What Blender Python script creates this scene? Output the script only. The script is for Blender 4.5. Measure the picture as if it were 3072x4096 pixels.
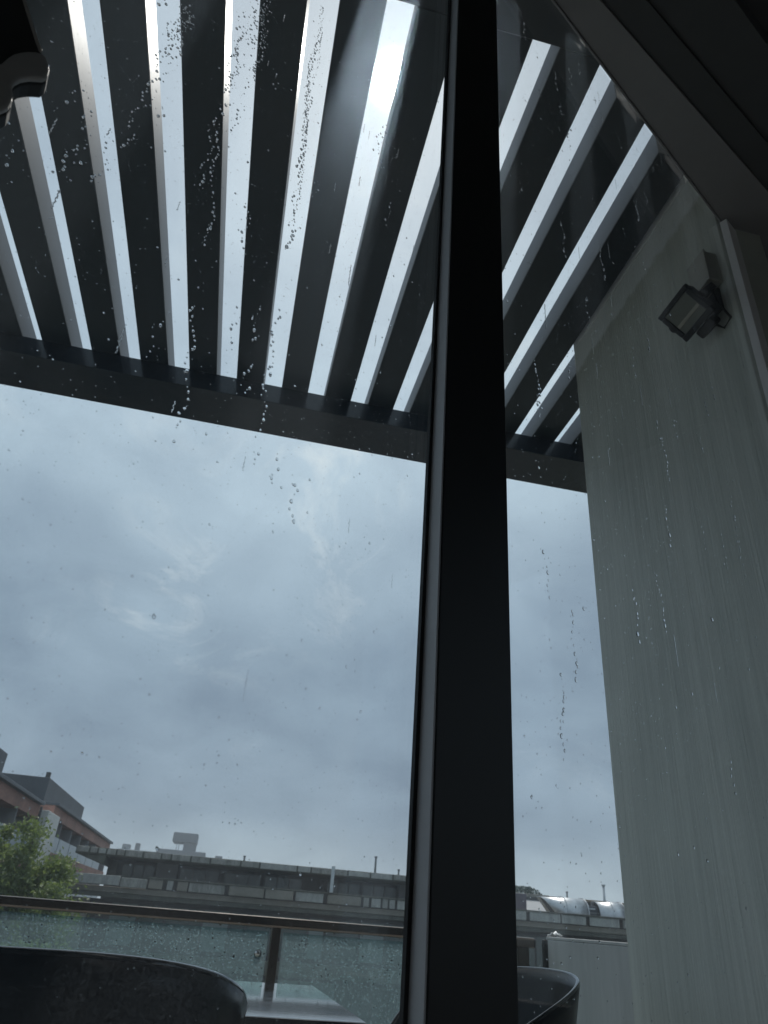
import bpy, bmesh, math, random
from mathutils import Vector, Matrix
R = math.radians
random.seed(7)
for o in list(bpy.data.objects):
    bpy.data.objects.remove(o, do_unlink=True)
scene = bpy.context.scene
COL = scene.collection

# ------------------------------------------------------------------ camera
# world: X along the pergola, Y outwards, Z up, origin at the eye (0.92 m above the balcony floor)
cam_d = bpy.data.cameras.new('camera')
cam = bpy.data.objects.new('camera', cam_d)
COL.objects.link(cam)
right, up, fwd = Vector((0.97348, -0.21793, 0.06957)), Vector((-0.16902, -0.48021, 0.86072)), Vector((0.15417, 0.84965, 0.50431))
m = Matrix((right, up, -fwd)).transposed().to_4x4()
cam.matrix_world = m
cam_d.sensor_fit = 'AUTO'
cam_d.sensor_width = 36
cam_d.lens = 24.74
cam_d.clip_start = 0.02
cam_d.clip_end = 6000
cam_d.dof.use_dof = True
cam_d.dof.focus_distance = 1.3
cam_d.dof.aperture_fstop = 11.5
scene.camera = cam

# ------------------------------------------------------------------ sky and sun
SUN = Vector((0.0535, 0.470, 0.881)).normalized()
world = bpy.data.worlds.new('World')
scene.world = world
world.use_nodes = True
wt = world.node_tree
wt.nodes.clear()

class NT:
    def __init__(s, tree): s.t = tree
    def n(s, typ, **kw):
        nd = s.t.nodes.new(typ)
        for k, v in kw.items(): setattr(nd, k, v)
        return nd
    def val(s, sock, v):
        if isinstance(v, bpy.types.NodeSocket): s.t.links.new(v, sock)
        else: sock.default_value = v
    def math(s, op, a, b=0.0, c=0.0, clamp=False):
        nd = s.n('ShaderNodeMath', operation=op, use_clamp=clamp)
        for i, v in enumerate((a, b, c)): s.val(nd.inputs[i], v)
        return nd.outputs[0]
    def mix(s, f, a, b, blend='MIX'):
        nd = s.n('ShaderNodeMix', data_type='RGBA', blend_type=blend)
        s.val(nd.inputs[0], f)
        for i, v in ((6, a), (7, b)):
            if isinstance(v, tuple) and len(v) == 3: v = v + (1,)
            s.val(nd.inputs[i], v)
        return nd.outputs[2]
    def noise(s, vec, scale, detail=4, rough=0.55, dist=0.0):
        nd = s.n('ShaderNodeTexNoise')
        if vec is not None: s.val(nd.inputs['Vector'], vec)
        nd.inputs['Scale'].default_value = scale
        nd.inputs['Detail'].default_value = detail
        nd.inputs['Roughness'].default_value = rough
        nd.inputs['Distortion'].default_value = dist
        return nd.outputs['Fac']
    def ramp(s, f, stops):
        nd = s.n('ShaderNodeValToRGB')
        e = nd.color_ramp.elements
        while len(e) < len(stops): e.new(0.5)
        for el, (p, c) in zip(e, stops):
            el.position = p
            el.color = (c, c, c, 1) if isinstance(c, (int, float)) else tuple(c) + (1,)
        s.val(nd.inputs[0], f)
        return nd.outputs[0]
    def scale(s, vec, xyz):
        nd = s.n('ShaderNodeMapping')
        s.val(nd.inputs['Vector'], vec)
        nd.inputs['Scale'].default_value = xyz
        return nd.outputs[0]

W_ = NT(wt)
tc = W_.n('ShaderNodeTexCoord').outputs['Generated']
sky = W_.n('ShaderNodeTexSky', sky_type='NISHITA')
sky.sun_disc = False
sky.sun_elevation = math.asin(SUN.z)
sky.sun_rotation = math.atan2(SUN.x, SUN.y)
sky.dust_density = 3.0
sep = W_.n('ShaderNodeSeparateXYZ'); wt.links.new(tc, sep.inputs[0])
zc = W_.math('MAXIMUM', sep.outputs[2], 0.0)
inv = W_.math('DIVIDE', 1.0, W_.math('ADD', zc, 0.42))
cmb = W_.n('ShaderNodeCombineXYZ')
wt.links.new(W_.math('MULTIPLY', sep.outputs[0], inv), cmb.inputs[0])
wt.links.new(W_.math('MULTIPLY', sep.outputs[1], inv), cmb.inputs[1])
big = W_.noise(cmb.outputs[0], 1.5, 3, 0.5, 0.25)
fine = W_.noise(cmb.outputs[0], 4.0, 8, 0.58, 0.4)
cl = W_.math('ADD', W_.math('MULTIPLY', big, 0.62), W_.math('MULTIPLY', fine, 0.38))
cl = W_.ramp(cl, [(0.38, 0.0), (0.60, 1.0)])
# overcast sky: brightens towards the zenith, bluish grey
grad = W_.ramp(sep.outputs[2], [(0.0, (0.265, 0.325, 0.370)), (0.05, (0.225, 0.284, 0.335)), (0.11, (0.138, 0.188, 0.246)), (0.30, (0.160, 0.218, 0.276)), (0.55, (0.262, 0.340, 0.405)), (0.9, (0.305, 0.378, 0.442))])
cloud = W_.mix(cl, W_.mix(1.0, grad, (0.86, 0.88, 0.91), 'MULTIPLY'), W_.mix(1.0, grad, (1.44, 1.41, 1.36), 'MULTIPLY'))
wisp = W_.noise(cmb.outputs[0], 5.0, 10, 0.68, 1.2)
wisp = W_.math('MULTIPLY', W_.ramp(wisp, [(0.52, 0.0), (0.72, 1.0)]), W_.ramp(big, [(0.45, 0.0), (0.65, 1.0)]))
wisp = W_.math('MULTIPLY', wisp, W_.ramp(sep.outputs[2], [(0.12, 0.0), (0.42, 1.0)]))
cloud = W_.mix(W_.math('MULTIPLY', wisp, 0.9), cloud, (0.56, 0.61, 0.62))
nsk = W_.mix(1.0, sky.outputs[0], (0.09, 0.09, 0.09), 'MULTIPLY')
skyc = W_.mix(1.0, W_.mix(0.93, nsk, cloud), (1.44, 1.44, 1.44), 'MULTIPLY')
# the sun behind thin cloud: bright aureole
dt = W_.n('ShaderNodeVectorMath', operation='DOT_PRODUCT')
wt.links.new(tc, dt.inputs[0]); dt.inputs[1].default_value = SUN
ang = W_.math('ARCCOSINE', W_.math('MINIMUM', dt.outputs['Value'], 0.9999999))
core = W_.math('MULTIPLY', W_.math('EXPONENT', W_.math('MULTIPLY', W_.math('POWER', W_.math('DIVIDE', ang, R(0.80)), 2.0), -1.0)), 45.0)
halo = W_.math('MULTIPLY', W_.math('EXPONENT', W_.math('MULTIPLY', W_.math('DIVIDE', ang, R(2.2)), -1.0)), 0.18)
wide = W_.math('MULTIPLY', W_.math('EXPONENT', W_.math('MULTIPLY', W_.math('DIVIDE', ang, R(14)), -1.0)), 0.04)
glow = W_.math('ADD', W_.math('ADD', core, halo), wide)
gc = W_.n('ShaderNodeCombineColor')
wt.links.new(glow, gc.inputs[0]); wt.links.new(W_.math('MULTIPLY', glow, 0.97), gc.inputs[1]); wt.links.new(W_.math('MULTIPLY', glow, 0.92), gc.inputs[2])
total = W_.mix(1.0, skyc, gc.outputs[0], 'ADD')
bg = W_.n('ShaderNodeBackground')
wt.links.new(total, bg.inputs[0]); bg.inputs[1].default_value = 1.0
wo = W_.n('ShaderNodeOutputWorld'); wt.links.new(bg.outputs[0], wo.inputs[0])

sun_d = bpy.data.lights.new('sun', 'SUN')
sun_d.energy = 3.2
sun_d.angle = R(0.6)
sun_d.color = (1.0, 0.96, 0.9)
sun = bpy.data.objects.new('sun', sun_d)
COL.objects.link(sun)
sun.rotation_euler = SUN.to_track_quat('Z', 'Y').to_euler()
sun.location = SUN * 30

vs = scene.view_settings
vs.view_transform = 'Standard'
vs.look = 'None'
vs.exposure = 0.0
vs.gamma = 1.0
scene.cycles.use_denoising = True
scene.cycles.max_bounces = 10
scene.cycles.transparent_max_bounces = 24
scene.cycles.transmission_bounces = 10
scene.cycles.glossy_bounces = 4
scene.cycles.sample_clamp_indirect = 6.0
scene.cycles.caustics_refractive = False
scene.cycles.caustics_reflective = False

# ------------------------------------------------------------------ materials
MATS = {}
def new_mat(name):
    mt = bpy.data.materials.new(name)
    mt.use_nodes = True
    t = mt.node_tree
    t.nodes.clear()
    n = NT(t)
    out = n.n('ShaderNodeOutputMaterial')
    MATS[name] = mt
    return mt, n, out
def obj_co(n):
    return n.n('ShaderNodeTexCoord').outputs['Object']
def pos(n):
    return n.n('ShaderNodeNewGeometry').outputs['Position']
def pbr(n, out, color, rough=0.5, metal=0.0, spec=0.5, bump=None, bstr=0.2, bdist=0.01, coat=0.0):
    p = n.n('ShaderNodeBsdfPrincipled')
    if isinstance(color, tuple): color = color + (1,) if len(color) == 3 else color
    n.val(p.inputs['Base Color'], color)
    n.val(p.inputs['Roughness'], rough)
    n.val(p.inputs['Metallic'], metal)
    p.inputs['Specular IOR Level'].default_value = spec
    p.inputs['Coat Weight'].default_value = coat
    p.inputs['Coat Roughness'].default_value = 0.05
    if bump is not None:
        b = n.n('ShaderNodeBump')
        b.inputs['Strength'].default_value = bstr
        b.inputs['Distance'].default_value = bdist
        n.t.links.new(bump, b.inputs['Height'])
        n.t.links.new(b.outputs[0], p.inputs['Normal'])
    n.t.links.new(p.outputs[0], out.inputs[0])
    return p
def simple(name, color, rough=0.5, metal=0.0, var=0.25, scale=3.0, spec=0.5, bstr=0.0, coat=0.0, stretch=(1, 1, 1), rvar=0.0):
    mt, n, out = new_mat(name)
    co = n.scale(pos(n), stretch)
    f = n.noise(co, scale, 6, 0.6)
    f2 = n.noise(co, scale * 7.3, 4, 0.6)
    v = n.ramp(n.math('ADD', n.math('MULTIPLY', f, 0.65), n.math('MULTIPLY', f2, 0.35)), [(0.3, 1 - var), (0.7, 1 + var)])
    c = n.mix(1.0, color, v, 'MULTIPLY')
    r = rough if rvar == 0 else n.math('ADD', rough - rvar / 2, n.math('MULTIPLY', f2, rvar))
    pbr(n, out, c, r, metal, spec, f2 if bstr else None, bstr, 0.004, coat)
    return mt

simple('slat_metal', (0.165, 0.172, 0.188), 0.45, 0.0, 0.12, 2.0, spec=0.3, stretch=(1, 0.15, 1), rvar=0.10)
simple('soffit_shade_dark', (0.024, 0.032, 0.043), 0.40, 0.0, 0.2, 3.0, stretch=(1, 0.2, 1), rvar=0.15)  # shade of the pergola underside put into a darker colour
simple('beam_dark', (0.024, 0.032, 0.043), 0.16, 0.0, 0.2, 3.0, rvar=0.06)
simple('frame_black', (0.007, 0.008, 0.009), 0.5, 0.0, 0.1, 4.0)
simple('frame_lit_side', (0.42, 0.43, 0.455), 0.45, 0.0, 0.08, 6.0)  # frame colour made paler for the face lit through the glass
simple('gasket', (0.012, 0.012, 0.013), 0.6)
simple('head_grey', (0.26, 0.255, 0.265), 0.45, 0.0, 0.1, 2.0)
simple('bulkhead_dark', (0.075, 0.078, 0.082), 0.6, 0.0, 0.1, 2.0)
simple('room_dark', (0.38, 0.365, 0.35), 0.8)
simple('jamb_grey', (0.84, 0.82, 0.835), 0.5, 0.0, 0.05, 3.0)
simple('deck', (0.34, 0.33, 0.31), 0.3, 0.0, 0.25, 2.0, rvar=0.2)
simple('chair_black', (0.006, 0.0065, 0.007), 0.28, 0.0, 0.05, 5.0, spec=0.3)
simple('chair_rim', (0.008, 0.0085, 0.009), 0.12, 0.0, 0.1, 5.0, coat=0.5)
simple('leg_black', (0.015, 0.015, 0.016), 0.35)
simple('rail_bronze', (0.16, 0.136, 0.118), 0.20, 0.80, 0.2, 9.0, rvar=0.12)
simple('post_bronze', (0.08, 0.070, 0.062), 0.30, 0.6, 0.25, 9.0, rvar=0.15)
simple('steel', (0.5, 0.5, 0.5), 0.25, 1.0, 0.1)
simple('junction_beige', (0.40, 0.385, 0.34), 0.45, 0.0, 0.1, 20)
simple('lamp_black', (0.016, 0.017, 0.022), 0.42, 0.0, 0.2, 60, bstr=0.4)
simple('lamp_lens', (0.21, 0.215, 0.195), 0.12, 0.0, 0.08, 20, coat=0.6)
simple('lamp_strip', (0.42, 0.40, 0.35), 0.3, 0.0, 0.08, 20)
simple('cable', (0.02, 0.02, 0.02), 0.5)
simple('valance_dark', (0.022, 0.024, 0.024), 0.7, 0.0, 0.1, 30)
simple('valance_trim', (0.30, 0.29, 0.275), 0.55, 0.0, 0.1, 40)
simple('plastic_white', (0.75, 0.78, 0.8), 0.25, 0.0, 0.1, 40)
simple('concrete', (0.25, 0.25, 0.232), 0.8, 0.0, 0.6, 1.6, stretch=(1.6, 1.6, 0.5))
simple('concrete_light', (0.33, 0.335, 0.32), 0.75, 0.0, 0.4, 1.6, stretch=(1.6, 1.6, 0.5))
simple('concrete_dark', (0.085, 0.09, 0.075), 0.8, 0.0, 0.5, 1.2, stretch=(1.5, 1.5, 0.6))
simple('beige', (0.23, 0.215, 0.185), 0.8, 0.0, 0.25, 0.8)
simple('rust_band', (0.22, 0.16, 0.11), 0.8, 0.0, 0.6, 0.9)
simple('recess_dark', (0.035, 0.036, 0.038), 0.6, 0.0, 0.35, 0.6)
simple('pale_post', (0.52, 0.55, 0.57), 0.5)
simple('purple_panel', (0.075, 0.06, 0.085), 0.5, 0.0, 0.3, 2.0)
simple('duct_steel', (0.50, 0.51, 0.52), 0.38, 0.85, 0.35, 1.6, rvar=0.2)
simple('duct_inside', (0.05, 0.05, 0.055), 0.7)
simple('green_roof', (0.05, 0.085, 0.07), 0.7, 0.0, 0.5, 2.0)
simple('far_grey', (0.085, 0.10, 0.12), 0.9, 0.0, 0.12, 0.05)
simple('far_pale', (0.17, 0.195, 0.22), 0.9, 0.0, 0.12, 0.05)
simple('coping_slate', (0.075, 0.085, 0.10), 0.6, 0.0, 0.2, 0.6)
simple('penthouse', (0.062, 0.070, 0.082), 0.7, 0.0, 0.3, 0.6)
simple('white_render', (0.50, 0.51, 0.50), 0.8, 0.0, 0.12, 0.5)
simple('panel_pale', (0.25, 0.255, 0.265), 0.6, 0.0, 0.1, 1.0)
simple('bark', (0.07, 0.055, 0.04), 0.9, 0.0, 0.3, 6.0)
simple('pipe_grey', (0.2, 0.21, 0.22), 0.6)

def mat_glass_far(name, col, rough=0.15):
    mt, n, out = new_mat(name)
    f = n.noise(pos(n), 0.8, 3)
    c = n.mix(f, col, tuple(x * 1.5 for x in col))
    pbr(n, out, c, rough, 0.0, 0.6)
mat_glass_far('glass_green', (0.022, 0.040, 0.038))
mat_glass_far('glass_teal_pale', (0.10, 0.135, 0.135))
mat_glass_far('balustrade_glass', (0.17, 0.205, 0.235), 0.3)

def mat_brick():
    mt, n, out = new_mat('brick_red')
    co = n.scale(pos(n), (1, 1, 1))
    # facade runs along Y: use (y, z)
    sp = n.n('ShaderNodeSeparateXYZ'); n.t.links.new(co, sp.inputs[0])
    cb = n.n('ShaderNodeCombineXYZ')
    n.t.links.new(n.math('ADD', sp.outputs[1], sp.outputs[0]), cb.inputs[0]); n.t.links.new(sp.outputs[2], cb.inputs[1])
    b = n.n('ShaderNodeTexBrick')
    n.t.links.new(cb.outputs[0], b.inputs['Vector'])
    b.inputs['Scale'].default_value = 1.0
    b.inputs['Brick Width'].default_value = 0.24
    b.inputs['Row Height'].default_value = 0.08
    b.inputs['Mortar Size'].default_value = 0.008
    b.inputs['Color1'].default_value = (0.40, 0.185, 0.135, 1)
    b.inputs['Color2'].default_value = (0.30, 0.142, 0.106, 1)
    b.inputs['Mortar'].default_value = (0.19, 0.16, 0.145, 1)
    v = n.ramp(n.noise(pos(n), 0.5, 5), [(0.3, 0.75), (0.7, 1.25)])
    pbr(n, out, n.mix(1.0, b.outputs['Color'], v, 'MULTIPLY'), 0.85)
mat_brick()

def mat_wall():
    # plaster: wet from the rain below, dry under the pergola; ragged water line
    mt, n, out = new_mat('plaster_wet')
    P = pos(n)
    sp = n.n('ShaderNodeSeparateXYZ'); n.t.links.new(P, sp.inputs[0])
    ragged = n.noise(n.scale(P, (1, 9, 5)), 2.0, 6, 0.65)
    edge = n.math('ADD', sp.outputs[2], n.math('MULTIPLY', n.math('SUBTRACT', ragged, 0.5), 0.10))
    dry = n.ramp(n.math('MULTIPLY', n.math('SUBTRACT', edge, 2.78), 14.0), [(0.25, 0.0), (0.75, 1.0)])
    streak = n.noise(n.scale(P, (1, 26, 0.7)), 1.6, 6, 0.62)
    streak2 = n.noise(n.scale(P, (1, 70, 1.3)), 1.5, 4, 0.6, 0.6)
    blot = n.noise(P, 1.3, 4)
    v = n.ramp(n.math('ADD', n.math('ADD', n.math('MULTIPLY', streak, 0.35), n.math('MULTIPLY', streak2, 0.35)), n.math('MULTIPLY', blot, 0.3)), [(0.3, 0.72), (0.7, 1.28)])
    wetc = n.mix(1.0, (0.53, 0.545, 0.50), v, 'MULTIPLY')
    dryc = n.mix(blot, (0.80, 0.82, 0.84), (0.86, 0.88, 0.90))
    c = n.mix(dry, wetc, dryc)
    rough = n.math('ADD', 0.36, n.math('ADD', n.math('MULTIPLY', streak2, 0.16), n.math('MULTIPLY', dry, 0.4)))
    h = n.math('ADD', n.math('MULTIPLY', streak2, 0.6), n.math('MULTIPLY', n.noise(P, 60, 3), 0.15))
    pbr(n, out, c, rough, 0.0, 0.35, h, 0.55, 0.015)
mat_wall()

def mat_pane(name, tint, dirt_lo, dirt_hi, dirt_scale=5.0, gloss=0.05, fwd_s=0.0):
    mt, n, out = new_mat(name)
    tr = n.n('ShaderNodeBsdfTransparent'); tr.inputs[0].default_value = tint + (1,)
    gl = n.n('ShaderNodeBsdfGlossy'); gl.inputs['Roughness'].default_value = 0.02
    lw = n.n('ShaderNodeLayerWeight'); lw.inputs[0].default_value = 0.5
    fac = n.math('ADD', gloss * 0.4, n.math('MULTIPLY', n.math('POWER', lw.outputs['Facing'], 5.0), 0.40))
    m1 = n.n('ShaderNodeMixShader'); n.val(m1.inputs[0], fac)
    n.t.links.new(tr.outputs[0], m1.inputs[1]); n.t.links.new(gl.outputs[0], m1.inputs[2])
    # thin film of rain dirt that scatters sunlight
    P = pos(n)
    d = n.math('ADD', n.math('MULTIPLY', n.noise(P, dirt_scale, 5, 0.6), 0.5), n.math('MULTIPLY', n.noise(n.scale(P, (60, 60, 6)), 3.0, 4, 0.7), 0.5))
    d2 = n.noise(P, 420, 2, 0.6)
    d = n.math('MULTIPLY', d, n.ramp(d2, [(0.40, 0.35), (0.72, 1.9)]))
    dd = n.math('ADD', dirt_lo, n.math('MULTIPLY', d, dirt_hi - dirt_lo))
    tl = n.n('ShaderNodeBsdfTranslucent'); tl.inputs[0].default_value = (0.78, 0.88, 1.0, 1)
    m2 = n.n('ShaderNodeMixShader'); n.val(m2.inputs[0], dd)
    n.t.links.new(m1.outputs[0], m2.inputs[1]); n.t.links.new(tl.outputs[0], m2.inputs[2])
    n.t.links.new(m2.outputs[0], out.inputs[0])
    if fwd_s:      # grime in the glass scatters light mostly forwards
        vsn = n.n('ShaderNodeVolumeScatter')
        vsn.inputs['Color'].default_value = (0.60, 0.80, 1.0, 1)
        vsn.inputs['Density'].default_value = fwd_s
        vsn.inputs['Anisotropy'].default_value = 0.91
        n.t.links.new(vsn.outputs[0], out.inputs['Volume'])
        mt.cycles.homogeneous_volume = True
mat_pane('window_glass', (0.965, 0.978, 0.98), 0.002, 0.020, fwd_s=0.40)
mat_pane('window_glass_clean', (0.965, 0.978, 0.98), 0.0015, 0.010, fwd_s=0.16)
mat_pane('railing_glass', (0.66, 0.77, 0.74), 0.03, 0.15, 8.0, 0.06)

def mat_water():
    mt, n, out = new_mat('water')
    g = n.n('ShaderNodeBsdfRefraction'); g.inputs['IOR'].default_value = 1.33; g.inputs['Roughness'].default_value = 0.0
    gl = n.n('ShaderNodeBsdfGlossy'); gl.inputs['Roughness'].default_value = 0.03
    lw = n.n('ShaderNodeLayerWeight')
    mx = n.n('ShaderNodeMixShader'); n.val(mx.inputs[0], n.math('ADD', 0.03, n.math('MULTIPLY', n.math('POWER', lw.outputs['Facing'], 4.0), 0.5)))
    n.t.links.new(g.outputs[0], mx.inputs[1]); n.t.links.new(gl.outputs[0], mx.inputs[2])
    n.t.links.new(mx.outputs[0], out.inputs[0])
mat_water()

def mat_table():
    mt, n, out = new_mat('table_wet')
    P = pos(n)
    pud = n.noise(P, 7, 5, 0.6, 0.5)
    r = n.ramp(pud, [(0.35, 0.22), (0.6, 0.05)])
    pbr(n, out, (0.03, 0.033, 0.037), r, 0.0, 0.6, n.noise(P, 26, 4, 0.6), 0.25, 0.004, 0.8)
mat_table()

def mat_leaf(name, c1, c2):
    mt, n, out = new_mat(name)
    rnd = n.noise(pos(n), 1.4, 4)
    rnd2 = n.noise(pos(n), 9.0, 2)
    c = n.mix(n.ramp(n.math('ADD', n.math('MULTIPLY', rnd, 0.5), n.math('MULTIPLY', rnd2, 0.5)), [(0.35, 0.0), (0.65, 1.0)]), c1, c2)
    p = pbr(n, out, c, 0.55, 0.0, 0.3)
    tl = n.n('ShaderNodeBsdfTranslucent'); n.t.links.new(n.mix(1.0, c, (1.0, 1.1, 0.6), 'MULTIPLY'), tl.inputs[0])
    mx = n.n('ShaderNodeMixShader'); mx.inputs[0].default_value = 0.4
    n.t.links.new(p.outputs[0], mx.inputs[1]); n.t.links.new(tl.outputs[0], mx.inputs[2]); n.t.links.new(mx.outputs[0], out.inputs[0])
mat_leaf('leaf_mid', (0.105, 0.138, 0.062), (0.23, 0.275, 0.135))
mat_leaf('leaf_bright', (0.13, 0.18, 0.055), (0.25, 0.32, 0.09))

def mat_ground():
    mt, n, out = new_mat('ground')
    P = pos(n)
    f = n.noise(P, 0.05, 6)
    c = n.mix(n.ramp(f, [(0.4, 0.0), (0.6, 1.0)]), (0.06, 0.062, 0.062), (0.05, 0.07, 0.035))
    pbr(n, out, c, 0.6)
mat_ground()

# ------------------------------------------------------------------ builders
def tag(o, label=None, cat=None, group=None, kind=None):
    if label: o['label'] = label
    if cat: o['category'] = cat
    if group: o['group'] = group
    if kind: o['kind'] = kind
    return o
def wloc(o):
    v = Vector((0, 0, 0))
    while o is not None:
        v += o.location
        o = o.parent
    return v
def thing(name, loc, label, cat, group=None, rz=0):
    o = bpy.data.objects.new(name, None)
    o.empty_display_size = 0.1
    COL.objects.link(o)
    o.location = loc
    o.rotation_euler = (0, 0, rz)
    return tag(o, label, cat, group)
def mesh_obj(name, verts, faces, mat, parent=None, bevel=0.0, smooth=False, local=False, seg=2):
    """verts in world space (or in the parent's space when local); object origin at their lower centre"""
    me = bpy.data.meshes.new(name)
    vs_ = [Vector(v) for v in verts]
    lo = Vector((min(v.x for v in vs_), min(v.y for v in vs_), min(v.z for v in vs_)))
    hi = Vector((max(v.x for v in vs_), max(v.y for v in vs_), max(v.z for v in vs_)))
    org = Vector(((lo.x + hi.x) / 2, (lo.y + hi.y) / 2, lo.z))
    me.from_pydata([v - org for v in vs_], [], faces)
    me.update()
    bm = bmesh.new(); bm.from_mesh(me)
    bmesh.ops.recalc_face_normals(bm, faces=bm.faces)
    bm.to_mesh(me); bm.free()
    if smooth:
        for p in me.polygons: p.use_smooth = True
    me.materials.append(MATS[mat])
    o = bpy.data.objects.new(name, me)
    COL.objects.link(o)
    o.location = org
    if parent is not None:
        o.parent = parent
        if not local: o.location = org - wloc(parent)
    if bevel:
        b = o.modifiers.new('bevel', 'BEVEL'); b.width = bevel; b.segments = seg; b.limit_method = 'ANGLE'
    return o
CF = [(0, 1, 2, 3), (7, 6, 5, 4), (0, 4, 5, 1), (1, 5, 6, 2), (2, 6, 7, 3), (3, 7, 4, 0)]
def box(name, x0, x1, y0, y1, z0, z1, mat, parent=None, bevel=0.0, local=False):
    v = [(x0, y0, z0), (x1, y0, z0), (x1, y1, z0), (x0, y1, z0), (x0, y0, z1), (x1, y0, z1), (x1, y1, z1), (x0, y1, z1)]
    return mesh_obj(name, v, CF, mat, parent, bevel, local=local)
def prism(name, poly, d, mat, parent=None, bevel=0.0, local=False, smooth=False):
    """poly: closed loop of 3D points, extruded by vector d"""
    n = len(poly); d = Vector(d)
    v = [Vector(p) for p in poly] + [Vector(p) + d for p in poly]
    f = [tuple(range(n)), tuple(range(2 * n - 1, n - 1, -1))] + [(i, (i + 1) % n, (i + 1) % n + n, i + n) for i in range(n)]
    return mesh_obj(name, v, f, mat, parent, bevel, local=local, smooth=smooth)
def tube(name, pts, rad, mat, parent=None, seg=8, local=False, radii=None):
    pts = [Vector(p) for p in pts]; v = []; f = []
    for i, p in enumerate(pts):
        t = (pts[min(i + 1, len(pts) - 1)] - pts[max(i - 1, 0)]).normalized()
        a = t.cross(Vector((0, 0, 1)) if abs(t.z) < 0.9 else Vector((1, 0, 0))).normalized(); b = t.cross(a)
        r = radii[i] if radii else rad
        for k in range(seg):
            an = 2 * math.pi * k / seg
            v.append(p + (a * math.cos(an) + b * math.sin(an)) * r)
    for i in range(len(pts) - 1):
        for k in range(seg):
            f.append((i * seg + k, i * seg + (k + 1) % seg, (i + 1) * seg + (k + 1) % seg, (i + 1) * seg + k))
    f.append(tuple(range(seg))); f.append(tuple(range((len(pts) - 1) * seg, len(pts) * seg)))
    return mesh_obj(name, v, f, mat, parent, smooth=True, local=local)

# window frame of reference: U along the glass, N outwards, glass at N = 0.575
TH = R(60)
U = Vector((math.sin(TH), math.cos(TH), 0)); N = Vector((-math.cos(TH), math.sin(TH), 0))
GN = 0.575
def WV(u, n, z): return U * u + N * n + Vector((0, 0, z))
def wbox(name, u0, u1, n0, n1, z0, z1, mat, parent=None, bevel=0.0):
    v = [WV(u0, n0, z0), WV(u1, n0, z0), WV(u1, n1, z0), WV(u0, n1, z0), WV(u0, n0, z1), WV(u1, n0, z1), WV(u1, n1, z1), WV(u0, n1, z1)]
    return mesh_obj(name, v, CF, mat, parent, bevel)
def facade_y(x): return (GN + 0.03 + 0.5 * x) / 0.8660254

FLOOR = -0.92
# ------------------------------------------------------------------ setting
g = mesh_obj('ground', [(-3000, -200, -13), (3000, -200, -13), (3000, 4000, -13), (-3000, 4000, -13)], [(0, 1, 2, 3)], 'ground')
tag(g, kind='structure')
# balcony floor slab, cut along the facade
fl = prism('balcony_floor', [(-4.0, facade_y(-4.0) - 0.1, FLOOR), (2.0, facade_y(2.0) - 0.1, FLOOR), (2.0, 3.75, FLOOR), (-4.0, 3.75, FLOOR)], (0, 0, -0.3), 'deck')
tag(fl, kind='structure')
# the room behind the glass
tag(wbox('room_floor', -3.0, 3.6, -3.2, 0.56, FLOOR - 0.2, FLOOR, 'room_dark'), kind='structure')
ceil_ = wbox('ceiling', -3.0, 3.6, -3.2, 0.562, 2.742, 2.85, 'bulkhead_dark')
tag(ceil_, kind='structure')
tag(wbox('wall_back', -3.0, 3.6, -3.35, -3.2, FLOOR - 0.2, 2.75, 'room_dark'), kind='structure')
tag(wbox('wall_left', -3.15, -3.0, -3.35, 0.70, FLOOR - 0.2, 3.3, 'room_dark'), kind='structure')
# right wall with an unseen opening added to let daylight into the room
wr = wbox('wall_right', 3.6, 3.75, -1.35, 0.70, FLOOR - 0.2, 3.3, 'room_dark')
tag(wr, kind='structure')
wbox('wall_below_opening', 3.6, 3.75, -3.35, -1.351, FLOOR - 0.2, -0.3, 'room_dark', wr)
wbox('wall_above_opening', 3.6, 3.75, -3.35, -1.351, 2.2, 3.3, 'room_dark', wr)
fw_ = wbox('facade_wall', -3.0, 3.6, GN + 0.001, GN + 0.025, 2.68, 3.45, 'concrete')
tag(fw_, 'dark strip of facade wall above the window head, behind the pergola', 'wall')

# ------------------------------------------------------------------ window
win = thing('window', WV(0.6, GN, FLOOR), 'tall rain-spattered window with a thick black mullion and grey head', 'window')
box_pane = wbox('glass_pane', -2.995, 0.568, GN, GN + 0.008, FLOOR + 0.02, 2.575, 'window_glass', win)
wbox('glass_pane', 0.690, 2.142, GN, GN + 0.008, FLOOR + 0.02, 2.575, 'window_glass_clean', win)
mul = wbox('mullion', 0.5635, 0.697, 0.5475, 0.5735, FLOOR, 2.60, 'frame_black', win, 0.0015)
wbox('mullion_lit_side', 0.5605, 0.5632, 0.5485, 0.5725, FLOOR, 2.60, 'frame_lit_side', mul, 0.0006)  # mullion's daylit left face, its brightness put into a paler strip
wbox('gasket', 0.5545, 0.5604, 0.5690, 0.5742, FLOOR, 2.60, 'gasket', mul)
wbox('outer_stile', 0.592, 0.735, GN + 0.0085, GN + 0.030, FLOOR, 2.60, 'frame_black', mul, 0.001)
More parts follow.
